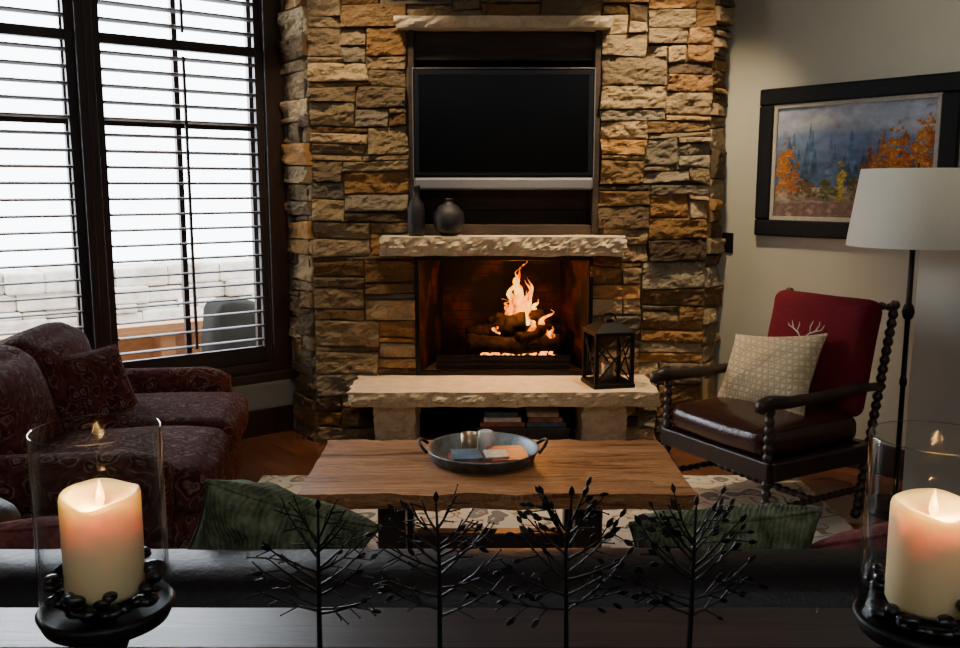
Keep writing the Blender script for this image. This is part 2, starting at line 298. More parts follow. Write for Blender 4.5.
for wi,(a,b_) in enumerate(WO):
    w=empty('window_%d'%(wi+1))
    bm=bmesh.new()
    abox(bm,(a-(.11 if wi==0 else .04),-.14,Z0-.05),(a,.03,H-.02),ML); abox(bm,(b_,-.14,Z0-.05),(b_+(.04 if wi==0 else .11),.03,H-.02),ML)
    abox(bm,(a,-.14,Z1),(b_,.03,H-.02),ML); abox(bm,(a,-.14,Z0-.05),(b_,.03,Z0),ML)
    fin(bm,'casing',M['darkwood'],w,bevel=.004)
    bm=bmesh.new(); s=.042
    abox(bm,(a,-.035,Z0),(a+s,-.005,Z1),ML); abox(bm,(b_-s,-.035,Z0),(b_,-.005,Z1),ML)
    for z0,z1 in ((Z0,Z0+.09),(2.095,2.145),(Z1-.06,Z1)): abox(bm,(a+s,-.035,z0),(b_-s,-.005,z1),ML)
    fin(bm,'shutter_frame',M['shutter'],w,bevel=.003)
    bm=bmesh.new()
    z=Z0+.13
    while z<Z1-.08:
        if not(2.06<z<2.18):
            mx=ML@T((a+b_)/2,-.02,z)@RX(math.radians(6))
            n=8; prof=[(math.cos(2*PI*k/n)*.038,math.sin(2*PI*k/n)*.0068) for k in range(n)]
            hw=(b_-a)/2-s
            A=[bm.verts.new(mx@Vector((-hw,y,zz))) for y,zz in prof]; B=[bm.verts.new(mx@Vector((hw,y,zz))) for y,zz in prof]
            bm.faces.new(A); bm.faces.new(B)
            for k in range(n): bm.faces.new((A[k],A[(k+1)%n],B[(k+1)%n],B[k]))
        z+=.079
    fin(bm,'louvres',M['shutter'],w)
    bm=bmesh.new(); cx=(a+b_)/2
    abox(bm,(cx-.007,.012,Z0+.12),(cx+.007,.024,2.06),ML); abox(bm,(cx-.007,.012,2.18),(cx+.007,.024,Z1-.09),ML)
    fin(bm,'tilt_rod',M['shutter'],w)
    bm=bmesh.new()
    abox(bm,(cx-.014,-.125,Z0),(cx+.014,-.095,Z1),ML)
    for zz in (Z0+.02,1.72,2.12,Z1-.02): abox(bm,(a,-.125,zz-.014),(b_,-.095,zz+.014),ML)
    for xx in (a+.02,b_-.02): abox(bm,(xx-.02,-.125,Z0),(xx+.02,-.095,Z1),ML)
    fin(bm,'sash_muntins',M['darkwood'],w)
box('trim_1',(.03,.031,Z0-.10),(2.2,.085,Z0-.05),M['darkwood'],mx=ML,bevel=.006)
box('baseboard_left',(.06,.0,0),(3.2,.022,.15),M['darkwood'],mx=ML)
box('baseboard_right',(.08,.0,0),(3.0,.022,.15),M['darkwood'],mx=MR)

box('ground',(-14,5.9,-.5),(6,18,-.4),M['snow'],bevel=0,mx=I4)
box('deck_floor',(-3,-2.4,-.4),(4.5,-.2,-.12),M['deck'],mx=ML)
bm=bmesh.new(); 
abox(bm,(-1.5,-1.75,.40),(4.5,-1.45,.47),ML); abox(bm,(-1.5,-1.72,.05),(4.5,-1.66,.36),ML)
for k in range(8): abox(bm,(-1.4+k*.8,-1.7,-.12),(-1.3+k*.8,-1.5,.40),ML)
fin(bm,'cedar_bench',M['deck'],bevel=.005)
bm=bmesh.new(); z=-.45;rr=random.Random(5)
while z<.60:
    hh=rr.uniform(.07,.19); x=-3
    while x<6:
        ww=rr.uniform(.15,.55); abox(bm,(x,-3.4,z),(x+ww,-3.0+rr.uniform(-.05,.05),z+hh+rr.uniform(-.012,.012)),ML); x+=ww
    z+=hh
fin(bm,'parapet_wall',M['wallstone'],bevel=.02)
bq=empty('covered_grill',tuple(ML@Vector((-.04,-1.0,-.12))),.6)
rbox('cover',(.38,.30,.76),.06,M['bbq'],bq,T(0,0,.38),puff=(.02,.02,.03),nz=.03)

# ---------------------------------------------------------------- stone fireplace
fp=empty('stone_fireplace')
bm=bmesh.new(); cl=bm.loops.layers.color.new('Col')
pal=[(.58,.46,.31),(.54,.46,.35),(.66,.56,.42),(.42,.33,.22),(.62,.54,.42),(.48,.44,.37),(.60,.45,.27),(.50,.43,.33),(.60,.52,.39),(.36,.30,.23),(.50,.38,.24)]
def packface(o,d,nrm,W,Hh,holes,seed):
    rr=random.Random(seed); cw=.035; ch=.0295; nx=max(3,round(W/cw)); ny=round(Hh/ch); cw=W/nx; ch=Hh/ny
    occ=[[False]*nx for _ in range(ny)]
    def inh(i,j):
        x=(i+.5)*cw; z=(j+.5)*ch
        return any(h[0]<x<h[1] and h[2]<z<h[3] for h in holes)
    for j in range(ny):
        for i in range(nx):
            if inh(i,j): occ[j][i]=True
    o=Vector((o[0],o[1],0)); d=Vector((d[0],d[1],0)).normalized(); nrm=Vector((nrm[0],nrm[1],0)).normalized()
    def warp(i,j):
        x=i*cw; z=j*ch
        n=noise.noise_vector(Vector((x*9+seed,z*9,seed*.7)))
        wx=0 if i in (0,nx) else n.x*.022
        return x+wx, z+n.y*.021
    for j in range(ny):
        for i in range(nx):
            if occ[j][i]: continue
            hgt=rr.choices([1,2,3,4,5],[.14,.32,.29,.18,.07])[0]; wid=rr.randint(3,7)+ (rr.randint(2,7) if hgt<=2 else rr.randint(0,5))
            w=0
            while w<wid and i+w<nx and not occ[j][i+w]: w+=1
            run=w
            while i+run<nx and not occ[j][i+run]: run+=1
            if run-w<=2: w=run
            if w<=3: hgt=min(hgt,3)
            h=1
            while h<hgt and j+h<ny and all(not occ[j+h][i+k] for k in range(w)): h+=1
            for a in range(h):
                for k in range(w): occ[j+a][i+k]=True
            c=[warp(i,j),warp(i+w,j),warp(i+w,j+h),warp(i,j+h)]
            ww=w*cw; hh=h*ch; nu=max(3,round(ww/.011)); nv=max(3,round(hh/.009)); g=.0012
            base=rr.uniform(0,.030)+.002*min(h,4); tx=rr.uniform(-.015,.015); tz=rr.uniform(-.013,.011); sd=rr.random()*50
            col=rr.choice(pal); k=rr.uniform(.80,1.14); col=tuple(min(.9,x*k) for x in col)
            us=[g/ww]+[(g+.003)/ww+(1-2*(g+.003)/ww)*q/nu for q in range(nu+1)]+[1-g/ww]
            vs_=[g/hh]+[(g+.003)/hh+(1-2*(g+.003)/hh)*q/nv for q in range(nv+1)]+[1-g/hh]
            G=[]
            for vi,v in enumerate(vs_):
                row=[]
                for ui,u in enumerate(us):
                    x=(c[0][0]*(1-u)+c[1][0]*u)*(1-v)+(c[3][0]*(1-u)+c[2][0]*u)*v
                    z=(c[0][1]*(1-u)+c[1][1]*u)*(1-v)+(c[3][1]*(1-u)+c[2][1]*u)*v
                    ed=min(u*ww,(1-u)*ww,v*hh,(1-v)*hh)
                    f=noise.fractal(Vector((x*9+sd,z*15+sd,sd)),.72,2.1,5)*.018
                    rg=abs(noise.noise(Vector((x*16+sd,z*26-x*8,sd*2))))*.008
                    dep=base+(u-.5)*2*tx+(v-.5)*2*tz+f-rg-.009*max(0,1-ed/.010)**2
                    if ui in (0,len(us)-1) or vi in (0,len(vs_)-1): dep=-.03
                    elif ui in(1,len(us)-2) or vi in (1,len(vs_)-2): dep=max(dep,-.02)
                    row.append(bm.verts.new(o+d*x+nrm*dep+Vector((0,0,z))))
                G.append(row)
            for a in range(len(vs_)-1):
                for q in range(len(us)-1):
                    fc=bm.faces.new((G[a][q],G[a][q+1],G[a+1][q+1],G[a+1][q]))
                    for lp in fc.loops: lp[cl]=(col[0],col[1],col[2],1)
Hs=H-.01
YF=4.86
packface((-.90,YF),(1,0),(0,-1),2.12,Hs,[(.535,1.52,1.13,2.24),(.555,1.505,.30,1.06),(.56,1.43,0,.31)],5)
packface((-1.07,5.10),(.17,-.24),(-.24*1,-.17),math.hypot(.17,.24),Hs,[],11)
packface((1.22,YF),(.115,.19),(.19,-.115),math.hypot(.115,.19),Hs,[],19)
fin(bm,'ledgestones',M['stone'],fp,recalc=False)
bm=bmesh.new()
yb=YF+.02
abox(bm,(-.93,yb,0),(-.365,5.4,Hs)); abox(bm,(.62,yb,0),(1.22,5.1,Hs)); abox(bm,(-.365,yb,2.22),(.62,5.4,Hs))
abox(bm,(-.365,5.07,1.14),(.62,5.4,2.22))
abox(bm,(-.365,yb,1.03),(.62,5.4,1.14)); abox(bm,(-.365,yb,.30),(.62,5.4,.385)); abox(bm,(-.365,5.25,0),(.62,5.3,.3)); abox(bm,(.55,yb,0),(.62,5.3,.3))
fin(bm,'masonry_core',M['mortar'],fp)
def roughslab(name,lo,hi,mat,parent,amp=.018,seed=1,sides=True):
    lo=Vector(lo);hi=Vector(hi);S=hi-lo; st=.014; bm=bmesh.new()
    nx=max(2,int(S.x/st));ny=max(2,int(S.y/st/1.5));nz=max(3,int(S.z/st*1.3)); V={}
    def gv(i,j,k):
        if (i,j,k) in V: return V[(i,j,k)]
        p=Vector((lo.x+S.x*i/nx,lo.y+S.y*j/ny,lo.z+S.z*k/nz)); kk=k/nz
        n1=noise.fractal(Vector((p.x*9+seed,p.z*16,seed)),.7,2.1,5)
        if j==0: p.y+= -abs(n1)*amp*(.4+1.2*math.sin(PI*kk)) + (.02*(1-kk) if kk<1 else .0)+noise.noise(Vector((p.x*6,seed,0)))*amp*.8
        if i in (0,nx) and sides: p.x+=noise.fractal(Vector((p.y*12,p.z*14,seed+i)),.8,2.1,3)*amp
        if k==nz: p.z+=noise.noise(Vector((p.x*5,p.y*5,seed)))*.003
        if k==0: p.z+=noise.noise(Vector((p.x*9,p.y*5,seed)))*amp*.4
        V[(i,j,k)]=bm.verts.new(p); return V[(i,j,k)]
    for i in range(nx):
        for j in range(ny):
            for k in (0,nz): bm.faces.new([gv(i,j,k),gv(i+1,j,k),gv(i+1,j+1,k),gv(i,j+1,k)])
        for k in range(nz):
            for j in (0,ny): bm.faces.new([gv(i,j,k),gv(i+1,j,k),gv(i+1,j,k+1),gv(i,j,k+1)])
    for j in range(ny):
        for k in range(nz):
            for i in (0,nx): bm.faces.new([gv(i,j,k),gv(i,j+1,k),gv(i,j+1,k+1),gv(i,j,k+1)])
    return fin(bm,name,mat,parent)
roughslab('mantel_shelf',(-.52,4.66,1.045),(.757,YF+.06,1.145),M['slab'],fp,.020,3)
roughslab('lintel_shelf',(-.43,4.74,2.205),(.676,YF+.06,2.258),M['slab'],fp,.012,8)
roughslab('hearth_slab',(-.663,4.42,.300),(.904,YF+.03,.38),M['slab'],fp,.018,5)
roughslab('hearth_leg_1',(-.55,4.55,0),(-.335,YF,.300),M['slab'],fp,.012,9)
roughslab('hearth_leg_2',(.53,4.55,0),(.76,YF,.300),M['slab'],fp,.012,12)
bm=bmesh.new(); z=1.14; k=0
while z<2.2:
    hh=.135; abox(bm,(-.37,5.02+.008*(k%2),z+.002),(.625,5.06,min(2.22,z+hh-.003))); z+=hh;k+=1
fin(bm,'alcove_boards',M['board'],fp,bevel=.003)
bm=bmesh.new(); abox(bm,(-.375,YF-.02,1.15),(-.345,5.06,2.21)); abox(bm,(.60,YF-.02,1.15),(.63,5.06,2.21)); abox(bm,(-.345,YF+.02,2.06),(.60,YF+.05,2.205)); abox(bm,(-.345,YF,1.145),(.6,YF+.03,1.2))
fin(bm,'alcove_frame',M['board'],fp,bevel=.003)
bm=bmesh.new(); x0,x1=-.343,.60; zb,zt=.38,1.035; yf,ybk=YF-.01,5.36; i0,i1=-.22,.48
def quad(bm,*p): bm.faces.new([bm.verts.new(q) for q in p])
quad(bm,(i0,ybk,zb),(i1,ybk,zb),(i1,ybk,zt),(i0,ybk,zt)); quad(bm,(x0,yf,zb),(i0,ybk,zb),(i0,ybk,zt),(x0,yf,zt)); quad(bm,(x1,yf,zb),(i1,ybk,zb),(i1,ybk,zt),(x1,yf,zt))
fin(bm,'firebox_brick',M['brick'],fp)
bm=bmesh.new(); quad(bm,(x0,yf,zb+.004),(x1,yf,zb+.004),(i1,ybk,zb+.004),(i0,ybk,zb+.004)); quad(bm,(x0,yf,zt),(x1,yf,zt),(i1,ybk,zt),(i0,ybk,zt)); fin(bm,'firebox_floor',M['soot'],fp)
bm=bmesh.new(); abox(bm,(x0-.01,YF-.035,zb),(x0+.014,YF+.03,zt)); abox(bm,(x1-.014,YF-.035,zb),(x1+.01,YF+.03,zt)); abox(bm,(x0,YF-.035,zt-.025),(x1,YF+.03,zt+.01)); abox(bm,(x0,YF-.035,zb),(x1,YF+.02,zb+.02))
abox(bm,(x0+.1,YF+.03,zb+.02),(x1-.1,YF+.045,zb+.10))
for k in range(3): abox(bm,(x0+.1,YF+.015,zb+.03+k*.025),(x1-.1,YF+.03,zb+.038+k*.025))
fin(bm,'firebox_frame',M['black'],fp,bevel=.002)
bs=empty('stacked_books')
bm=bmesh.new(); abox(bm,(-.02,4.66,0),(.48,4.9,.13)); fin(bm,'book_box',M['darkwood'],bs,bevel=.004)
for k,(m_,a,b_,zz) in enumerate((('paperd',.0,.24,.13),('paper',.02,.22,.158),('paperb',.25,.46,.13),('paperd',.26,.44,.158),('paper',.25,.42,.186),('paperb',.03,.2,.186))):
    box('book_%d'%k,(a,4.67,zz+.001),(b_,4.86,zz+.027),M[m_],bs,bevel=.003)

lf=empty('log_fire',(.20,5.08,.384))
bm=bmesh.new()
for k in range(9): atube(bm,[(-.24+.06*k,-.13,.09),(-.24+.06*k,-.14,.07),(-.24+.06*k,-.05,.065),(-.24+.06*k,.12,.065)],.007,6)
atube(bm,[(-.27,-.12,.07),(.27,-.12,.07)],.008,6); atube(bm,[(-.27,.1,.065),(.27,.1,.065)],.008,6)
for sx in (-.25,.25):
    for sy in (-.11,.09): atube(bm,[(sx,sy,.07),(sx,sy,0)],.009,6)
fin(bm,'grate',M['black'],lf,True)
bm=bmesh.new()
for (p0,p1,r) in (((-.28,-.07,.14),(.25,-.10,.145),.05),((-.22,.06,.14),(.28,.05,.14),.055),((-.27,.01,.175),(.06,-.07,.27),.047),((-.07,-.05,.245),(.29,.02,.185),.05),((-.14,.05,.25),(.16,-.02,.30),.036),((.02,-.14,.17),(.20,-.04,.245),.034)):
    pts=[];rs=[]
    for q in range(17):
        t=q/16; p=Vector(p0).lerp(Vector(p1),t)+noise.noise_vector(Vector((t*3+p0[0]*9,p0[2]*9,0)))*.018
        pts.append(p); rs.append(r*(1+.3*noise.noise(Vector((t*6,r*99,p0[1]*9)))))
    atube(bm,pts,rs,14)
for v in bm.verts: v.co+=noise.noise_vector(v.co*34)*.010
fin(bm,'logs',M['log'],lf,True)
bm=bmesh.new()
for k in range(60):
    x=R.uniform(-.20,.22); y=R.uniform(-.12,.06); s=R.uniform(.006,.010)
    arbox(bm,(s*2.6,s*2,s*1.4),s*.6,T(x,y,.080)@RZ(R.random()*3),n=1)
fin(bm,'embers',M['ember'],lf)
bm=bmesh.new()
def tongue(bm,x,y,z,h,w,lean,seed):
    pts=[];rs=[];n=24
    for q in range(n+1):
        t=q/n; sw=math.sin(t*6+seed)*.035*t*3*h+noise.noise(Vector((t*5+seed,seed,0)))*.06*t
        pts.append((x+lean*t*t+sw,y+.02*math.sin(t*4+seed)*t,z+h*t)); rs.append(max(.0008,w*(math.sin(PI*min(1,(t*.88+.14)**.7)))*(1-.3*t)*(1+.5*noise.noise(Vector((t*8,seed,3))))))
    atube(bm,pts,rs,12)
for a in ((.035,.0,.22,.39,.034,.0,1),(.0,.0,.24,.27,.028,-.03,2),(.07,.0,.22,.29,.030,-.02,3.3),(.05,-.03,.26,.24,.028,.03,4.4),(-.04,.0,.26,.13,.018,-.02,5),(.10,-.0,.22,.17,.028,.04,6),(.15,-.08,.18,.16,.024,.03,7.5),(-.10,-.07,.20,.05,.012,-.01,8),(.20,-.11,.16,.09,.016,.0,9),(.01,-.04,.29,.12,.018,.02,10),(.02,.03,.22,.34,.026,.04,12),(.06,-.05,.22,.22,.028,-.02,14),(.09,-.10,.16,.14,.024,.0,16)):
    tongue(bm,*a)
for k in range(12): tongue(bm,-.17+.030*k,-.135,.06,R.uniform(.02,.04),.007,0,k*2.2)
for v in bm.verts: v.co+=noise.noise_vector(v.co*18)*.010
fin(bm,'flames',M['flame'],lf,True)

tv=empty('television',(.124,4.90,1.695))
box('housing',(-.475,-.075,-.24),(.475,.0,.315),M['tvbez'],tv,.008)
box('screen',(-.445,-.079,-.215),(.445,-.074,.285),M['tvscr'],tv,.001)
box('speaker_bar',(-.475,-.085,-.31),(.475,.0,-.245),M['silver'],tv,.012)
bm=bmesh.new(); abox(bm,(-.478,-.08,-.25),(-.473,-.0,.317)); abox(bm,(.473,-.08,-.25),(.478,0,.317)); abox(bm,(-.478,-.08,.314),(.478,0,.318)); fin(bm,'edge_trim',M['silver'],tv,bevel=.001)
box('wall_bracket',(-.2,0,-.15),(.2,.118,.15),M['black'],tv)
v1=empty('bottle_vase',(-.335,4.76,1.147))
lathe('body',[(.0,0),(.038,0),(.045,.02),(.046,.12),(.042,.16),(.022,.19),(.017,.22),(.019,.25),(.024,.262),(.018,.262),(.012,.22),(0,.2)],M['vase'],v1,cap=False)
v2=empty('round_vase',(-.165,4.765,1.147))
lathe('body',[(0,0),(.04,0),(.07,.03),(.084,.075),(.078,.12),(.05,.155),(.022,.172),(.02,.185),(.026,.195),(.018,.195),(.012,.17),(0,.16)],M['vase'],v2,cap=False)
ln=empty('candle_lantern',(.665,4.60,.382),math.radians(12))
bm=bmesh.new(); h=.30;w=.095
abox(bm,(-w-.015,-w-.015,0),(w+.015,w+.015,.022)); abox(bm,(-w-.012,-w-.012,h-.03),(w+.012,w+.012,h-.012))
for sx in (-1,1):
    for sy in (-1,1): abox(bm,(sx*w-.010,sy*w-.010,.02),(sx*w+.010,sy*w+.010,h-.02))
for sgn in (-1,1):
    for (p,q) in (((-w,sgn*w,.03),(w,sgn*w,h-.04)),((w,sgn*w,.03),(-w,sgn*w,h-.04)),((sgn*w,-w,.03),(sgn*w,w,h-.04)),((sgn*w,w,.03),(sgn*w,-w,h-.04))): atube(bm,[p,q],.005,6)
A=[bm.verts.new((sx*(w+.012),sy*(w+.012),h-.012)) for sx,sy in ((-1,-1),(1,-1),(1,1),(-1,1))]; B=[bm.verts.new((sx*.045,sy*.045,h+.03)) for sx,sy in ((-1,-1),(1,-1),(1,1),(-1,1))]
for k in range(4): bm.faces.new((A[k],A[(k+1)%4],B[(k+1)%4],B[k]))
bm.faces.new(B); bm.faces.new(A)
abox(bm,(-.02,-.02,h+.028),(.02,.02,h+.045))
atube(bm,[(.04*math.cos(t),0,h+.04+.035*math.sin(t)) for t in [PI*q/10 for q in range(11)]],.004,6)
fin(bm,'frame',M['frameblk'],ln,bevel=.001)
lathe('pillar_candle',[(0,0),(.035,0),(.035,.09),(.03,.093),(.0,.088)],M['brass'],ln,T(0,0,.022),cap=False)

# ---------------------------------------------------------------- coffee table, tray
RZ_=.0128
ct=empty('coffee_table',(.053,3.01,0))
bm=bmesh.new(); nx=60;ny=14; V={}
def edge(t,s): return noise.fractal(Vector((t*4+s*7,s,0)),.9,2,4)*.026
for i in range(nx+1):
    u=-1+2*i/nx
    for j in range(ny+1):
        v=-1+2*j/ny
        x=u*(.625+edge(v*.3,5+(u>0))*.5*abs(u)); yy=v*(.305+edge(u,1 if v>0 else 2)*abs(v))
        for k,z in enumerate((.396,.426,.45)):
            inset=(1-.03*(k==0))
            V[i,j,k]=bm.verts.new((x*inset,yy*inset,z)) if (k!=1 or i in(0,nx) or j in (0,ny)) else None
for i in range(nx):
    for j in range(ny):
        for k in (0,2): bm.faces.new((V[i,j,k],V[i+1,j,k],V[i+1,j+1,k],V[i,j+1,k]))
for k in (0,1):
    for i in range(nx):
        for j in (0,ny): bm.faces.new((V[i,j,k],V[i+1,j,k],V[i+1,j,k+1],V[i,j,k+1]))
    for j in range(ny):
        for i in (0,nx): bm.faces.new((V[i,j,k],V[i,j+1,k],V[i,j+1,k+1],V[i,j,k+1]))
fin(bm,'live_edge_top',M['plank'],ct)
bm=bmesh.new()
for sx in (-.34,.30):
    abox(bm,(sx-.045,-.22,RZ_),(sx+.045,-.14,.41)); abox(bm,(sx-.045,.14,RZ_),(sx+.045,.22,.41)); abox(bm,(sx-.045,-.14,.35),(sx+.045,.14,.41))
    abox(bm,(sx-.045,-.25,RZ_),(sx+.045,.25,.05))
abox(bm,(-.285,-.03,.15),(.285,.03,.21))
fin(bm,'trestle_base',M['darkwood'],ct,bevel=.006)
ty=empty('galvanized_tray',(.01,3.07,.451))
lathe('pan',[(0,0),(.172,0),(.178,.004),(.196,.040),(.2,.043),(.197,.046),(.19,.042),(.172,.008),(0,.005)],M['galv'],ty,cap=False,seg=56)
bm=bmesh.new()
for s in (-1,1): atube(bm,[(s*(.192+.032*math.sin(t)),.055*math.cos(t),.038+.03*math.sin(t)) for t in [PI*q/14 for q in range(15)]],.006,8)
fin(bm,'handles',M['bronze'],ty,True)
mg=empty('magazines',(.03,3.05,.4575),.12)
box('magazine_1',(-.14,-.11,0),(.04,.04,.016),M['paperd'],mg,.001); box('magazine_2',(.0,-.11,.0165),(.13,.06,.028),M['paperd'],mg,.001); box('magazine_3',(-.13,-.08,.0165),(-.03,.04,.028),M['paperb'],mg,.001); box('magazine_4',(-.02,-.09,.0285),(.06,.0,.034),M['paper'],mg,.001)
cp=empty('candle_tin',(-.04,3.15,.458)); lathe('cup',[(0,0),(.026,0),(.028,.004),(.029,.065),(.026,.065),(.024,.055),(0,.055)],M['brass'],cp,cap=False)
cp=empty('white_votive_jar',(.02,3.14,.458)); lathe('cup',[(0,0),(.024,0),(.026,.004),(.026,.074),(.020,.078),(.018,.074),(0,.074)],M['white'],cp,cap=False)

rbox('area_rug',(2.60,2.5,.012),.006,M['rug'],None,T(.24,2.98,.0062),n=8)

# ---------------------------------------------------------------- paisley loveseat (facing +x)
ls=empty('paisley_loveseat',(-1.43,3.38,.013),math.radians(7.5))
P=M['paisley']
rbox('base',(.86,1.36,.26),.05,P,ls,T(-.02,0,.20),nz=.006)
rbox('seat_cushion_1',(.70,.60,.17),.06,P,ls,T(.10,.30,.385),n=12,puff=(.02,0,.03),nz=.008,seed=1)
rbox('seat_cushion_2',(.70,.60,.17),.06,P,ls,T(.10,-.30,.385),n=12,puff=(.02,0,.03),nz=.008,seed=2)
for s,nm in ((1,'arm_1'),(-1,'arm_2')):
    bm=bmesh.new(); arbox(bm,(.80,.15,.40),.06,T(-.04,s*.66,.28),n=8,nz=.005); 
    pts=[(-.42+.78*q/14,s*.68,.47) for q in range(15)]; rs=[.095*(.55 if q in (0,14) else (.85 if q in(1,13) else 1)) for q in range(15)]
    atube(bm,pts,rs,20); fin(bm,nm,P,ls,True)
rbox('back_frame',(.20,1.40,.56),.09,P,ls,T(-.46,0,.48)@RY(math.radians(-10)),nz=.008)
rbox('back_cushion_1',(.20,.60,.40),.09,P,ls,T(-.30,.30,.60)@RY(math.radians(-16)),n=12,puff=(.05,.0,.03),nz=.012,seed=4)
rbox('back_cushion_2',(.20,.60,.40),.09,P,ls,T(-.30,-.30,.60)@RY(math.radians(-16)),n=12,puff=(.05,.0,.03),nz=.012,seed=5)
bm=bmesh.new()
for sx in (-.38,.34):
    for sy in (-.6,.6): alathe(bm,[(.02,.0),(.026,.03),(.032,.09)],T(sx,sy,.0))
fin(bm,'feet',M['darkwood'],ls,True)
pillow('throw_pillow',.42,.34,.17,P,ls,T(-.14,.20,.575)@RZ(math.radians(50))@RX(math.radians(62)),seed=3)

# ---------------------------------------------------------------- bobbin armchair
ac=empty('bobbin_armchair',(1.217,3.762,.001),math.radians(-60.6))
DW=M['darkwood']; bm=bmesh.new()
for s in (-1,1):
    abobbin(bm,(s*.29,-.28,.012),(s*.29,-.28,.56),.021,15)
    abobbin(bm,(s*.28,.27,.012),(s*.28,.44,.93),.021,24)
    abobbin(bm,(s*.29,-.28,.14),(s*.28,.28,.14),.016,14)
abobbin(bm,(-.29,-.0,.14),(.29,-.0,.14),.016,14)
abobbin(bm,(-.28,.435,.90),(.28,.435,.90),.018,14)
fin(bm,'bobbin_frame',DW,ac,True)
bm=bmesh.new()
abox(bm,(-.31,-.30,.27),(.31,-.26,.345)); abox(bm,(-.31,.26,.27),(.31,.30,.345))
for s in (-1,1): abox(bm,(s*.31-.02,-.28,.27),(s*.31+.02,.28,.345))
abox(bm,(-.29,-.27,.30),(.29,.28,.325))
fin(bm,'seat_rails',DW,ac,bevel=.006)
bm=bmesh.new()
for s in (-1,1):
    pts=[(s*.295,.37,.575),(s*.30,.2,.585),(s*.305,0,.575),(s*.305,-.2,.575),(s*.305,-.30,.585),(s*.305,-.345,.575),(s*.305,-.355,.55)]
    atube(bm,pts,[.017,.02,.022,.025,.03,.028,.018],12)
fin(bm,'arms',DW,ac,True)
rbox('seat_cushion',(.56,.56,.12),.045,M['brleather'],ac,T(0,-.01,.40),n=12,puff=(0,.01,.025),nz=.004)
rbox('back_cushion',(.53,.50,.12),.05,M['redcan'],ac,T(0,.315,.685)@RX(math.radians(-11)) @ RX(PI/2),n=12,puff=(0,0,.03),nz=.005,seed=8)
bm=bmesh.new(); FM=T(0,.315,.665)@RX(math.radians(-11))
def fpnt(x,z): 
    px=x/.26; pz=z/.25
    return FM@Vector((x,-.0605-.03*(1-px*px)*(1-pz*pz)-.004,z))
for s in (-1,1):
    atube(bm,[fpnt(-.02+s*x,z) for x,z in ((.008,.06),(.03,.085),(.06,.10),(.075,.13),(.068,.165))],[.003,.004,.004,.003,.002],6)
    atube(bm,[fpnt(-.02+s*x,z) for x,z in ((.035,.09),(.03,.12),(.038,.145))],[.003,.003,.002],6)
    atube(bm,[fpnt(-.02+s*x,z) for x,z in ((.06,.10),(.09,.11),(.10,.135))],[.003,.003,.002],6)
fin(bm,'antler_print',M['antler'],ac,True)
pillow('quilted_pillow',.48,.38,.16,M['cream'],ac,T(-.07,.09,.59)@RX(math.radians(60))@RZ(.16),seed=6)

# ---------------------------------------------------------------- floor lamp
fl=empty('floor_lamp',(1.825,3.80,0))
lathe('base',[(0,0),(.15,0),(.15,.012),(.12,.025),(.03,.035),(.016,.06),(0,.06)],M['bronze'],fl,cap=False)
lathe('pole',[(.011,.05),(.011,.55),(.016,.56),(.016,.58),(.011,.59),(.011,.84),(.02,.85),(.026,.875),(.02,.90),(.012,.91),(.010,1.44),(.004,1.50)],M['bronze'],fl,seg=16)
lathe('shade',[(.265,1.155),(.222,1.475),(.218,1.475),(.261,1.155)],M['shade'],fl,cap=False,seg=56)
bm=bmesh.new()
for k in range(3): atube(bm,[(0,0,1.45),(.219*math.cos(k*2.094),.219*math.sin(k*2.094),1.455)],.003,6)
fin(bm,'spider',M['bronze'],fl,True)
box('wall_pier',(1.30,.0,0),(1.62,.30,1.2),M['trimlight'],mx=MR,bevel=.004)

# ---------------------------------------------------------------- framed painting & switch
pf=empty('framed_landscape_painting')
a,b_,z0,z1=.30,1.315,1.145,1.905; fw=.085
bm=bmesh.new()
for lo,hi in (((a,.002,z0),(b_,.035,z0+fw)),((a,.002,z1-fw),(b_,.035,z1)),((a,.002,z0+fw),(a+fw,.035,z1-fw)),((b_-fw,.002,z0+fw),(b_,.035,z1-fw))): abox(bm,lo,hi,MR)
fin(bm,'frame',M['frameblk'],pf,bevel=.01,seg=3)
bm=bmesh.new(); g=fw-.002;e=.022
for lo,hi in (((a+g,.002,z0+g),(b_-g,.024,z0+g+e)),((a+g,.002,z1-g-e),(b_-g,.024,z1-g)),((a+g,.002,z0+g+e),(a+g+e,.024,z1-g-e)),((b_-g-e,.002,z0+g+e),(b_-g,.024,z1-g-e))): abox(bm,lo,hi,MR)
fin(bm,'liner',M['liner'],pf,bevel=.002)
bm=bmesh.new(); cl2=bm.verts.layers.float_color.new('Col'); g=fw+.018; nx,nz=220,150; G=[]
def fb(x,y,s): return noise.fractal(Vector((x,y,s)),.8,2,5)
rt=random.Random(9)
firs=[]
for k in range(38):
    x=rt.random(); layer=rt.random(); firs.append((x,.46+.30*layer+.06*rt.random()+(.08 if x<.3 else 0),.022+.018*(1-layer),.2,Vector((.035,.06,.095)).lerp(Vector((.09,.14,.24)),layer)))
firs.sort(key=lambda f:-f[1])
trees=[(.06,.42,.06,.22,(.40,.16,.04)),(.13,.34,.045,.15,(.30,.11,.035)),(.62,.38,.045,.17,(.30,.08,.03)),(.68,.46,.05,.22,(.40,.16,.05)),(.78,.48,.07,.26,(.52,.19,.04)),(.86,.40,.07,.24,(.42,.12,.03)),(.94,.56,.06,.28,(.55,.22,.05)),(.99,.42,.05,.28,(.38,.12,.04)),(.45,.32,.028,.18,(.30,.23,.05)),(.36,.27,.05,.10,(.10,.10,.045)),(.55,.26,.06,.10,(.14,.11,.05)),(.22,.25,.06,.09,(.13,.09,.045))]
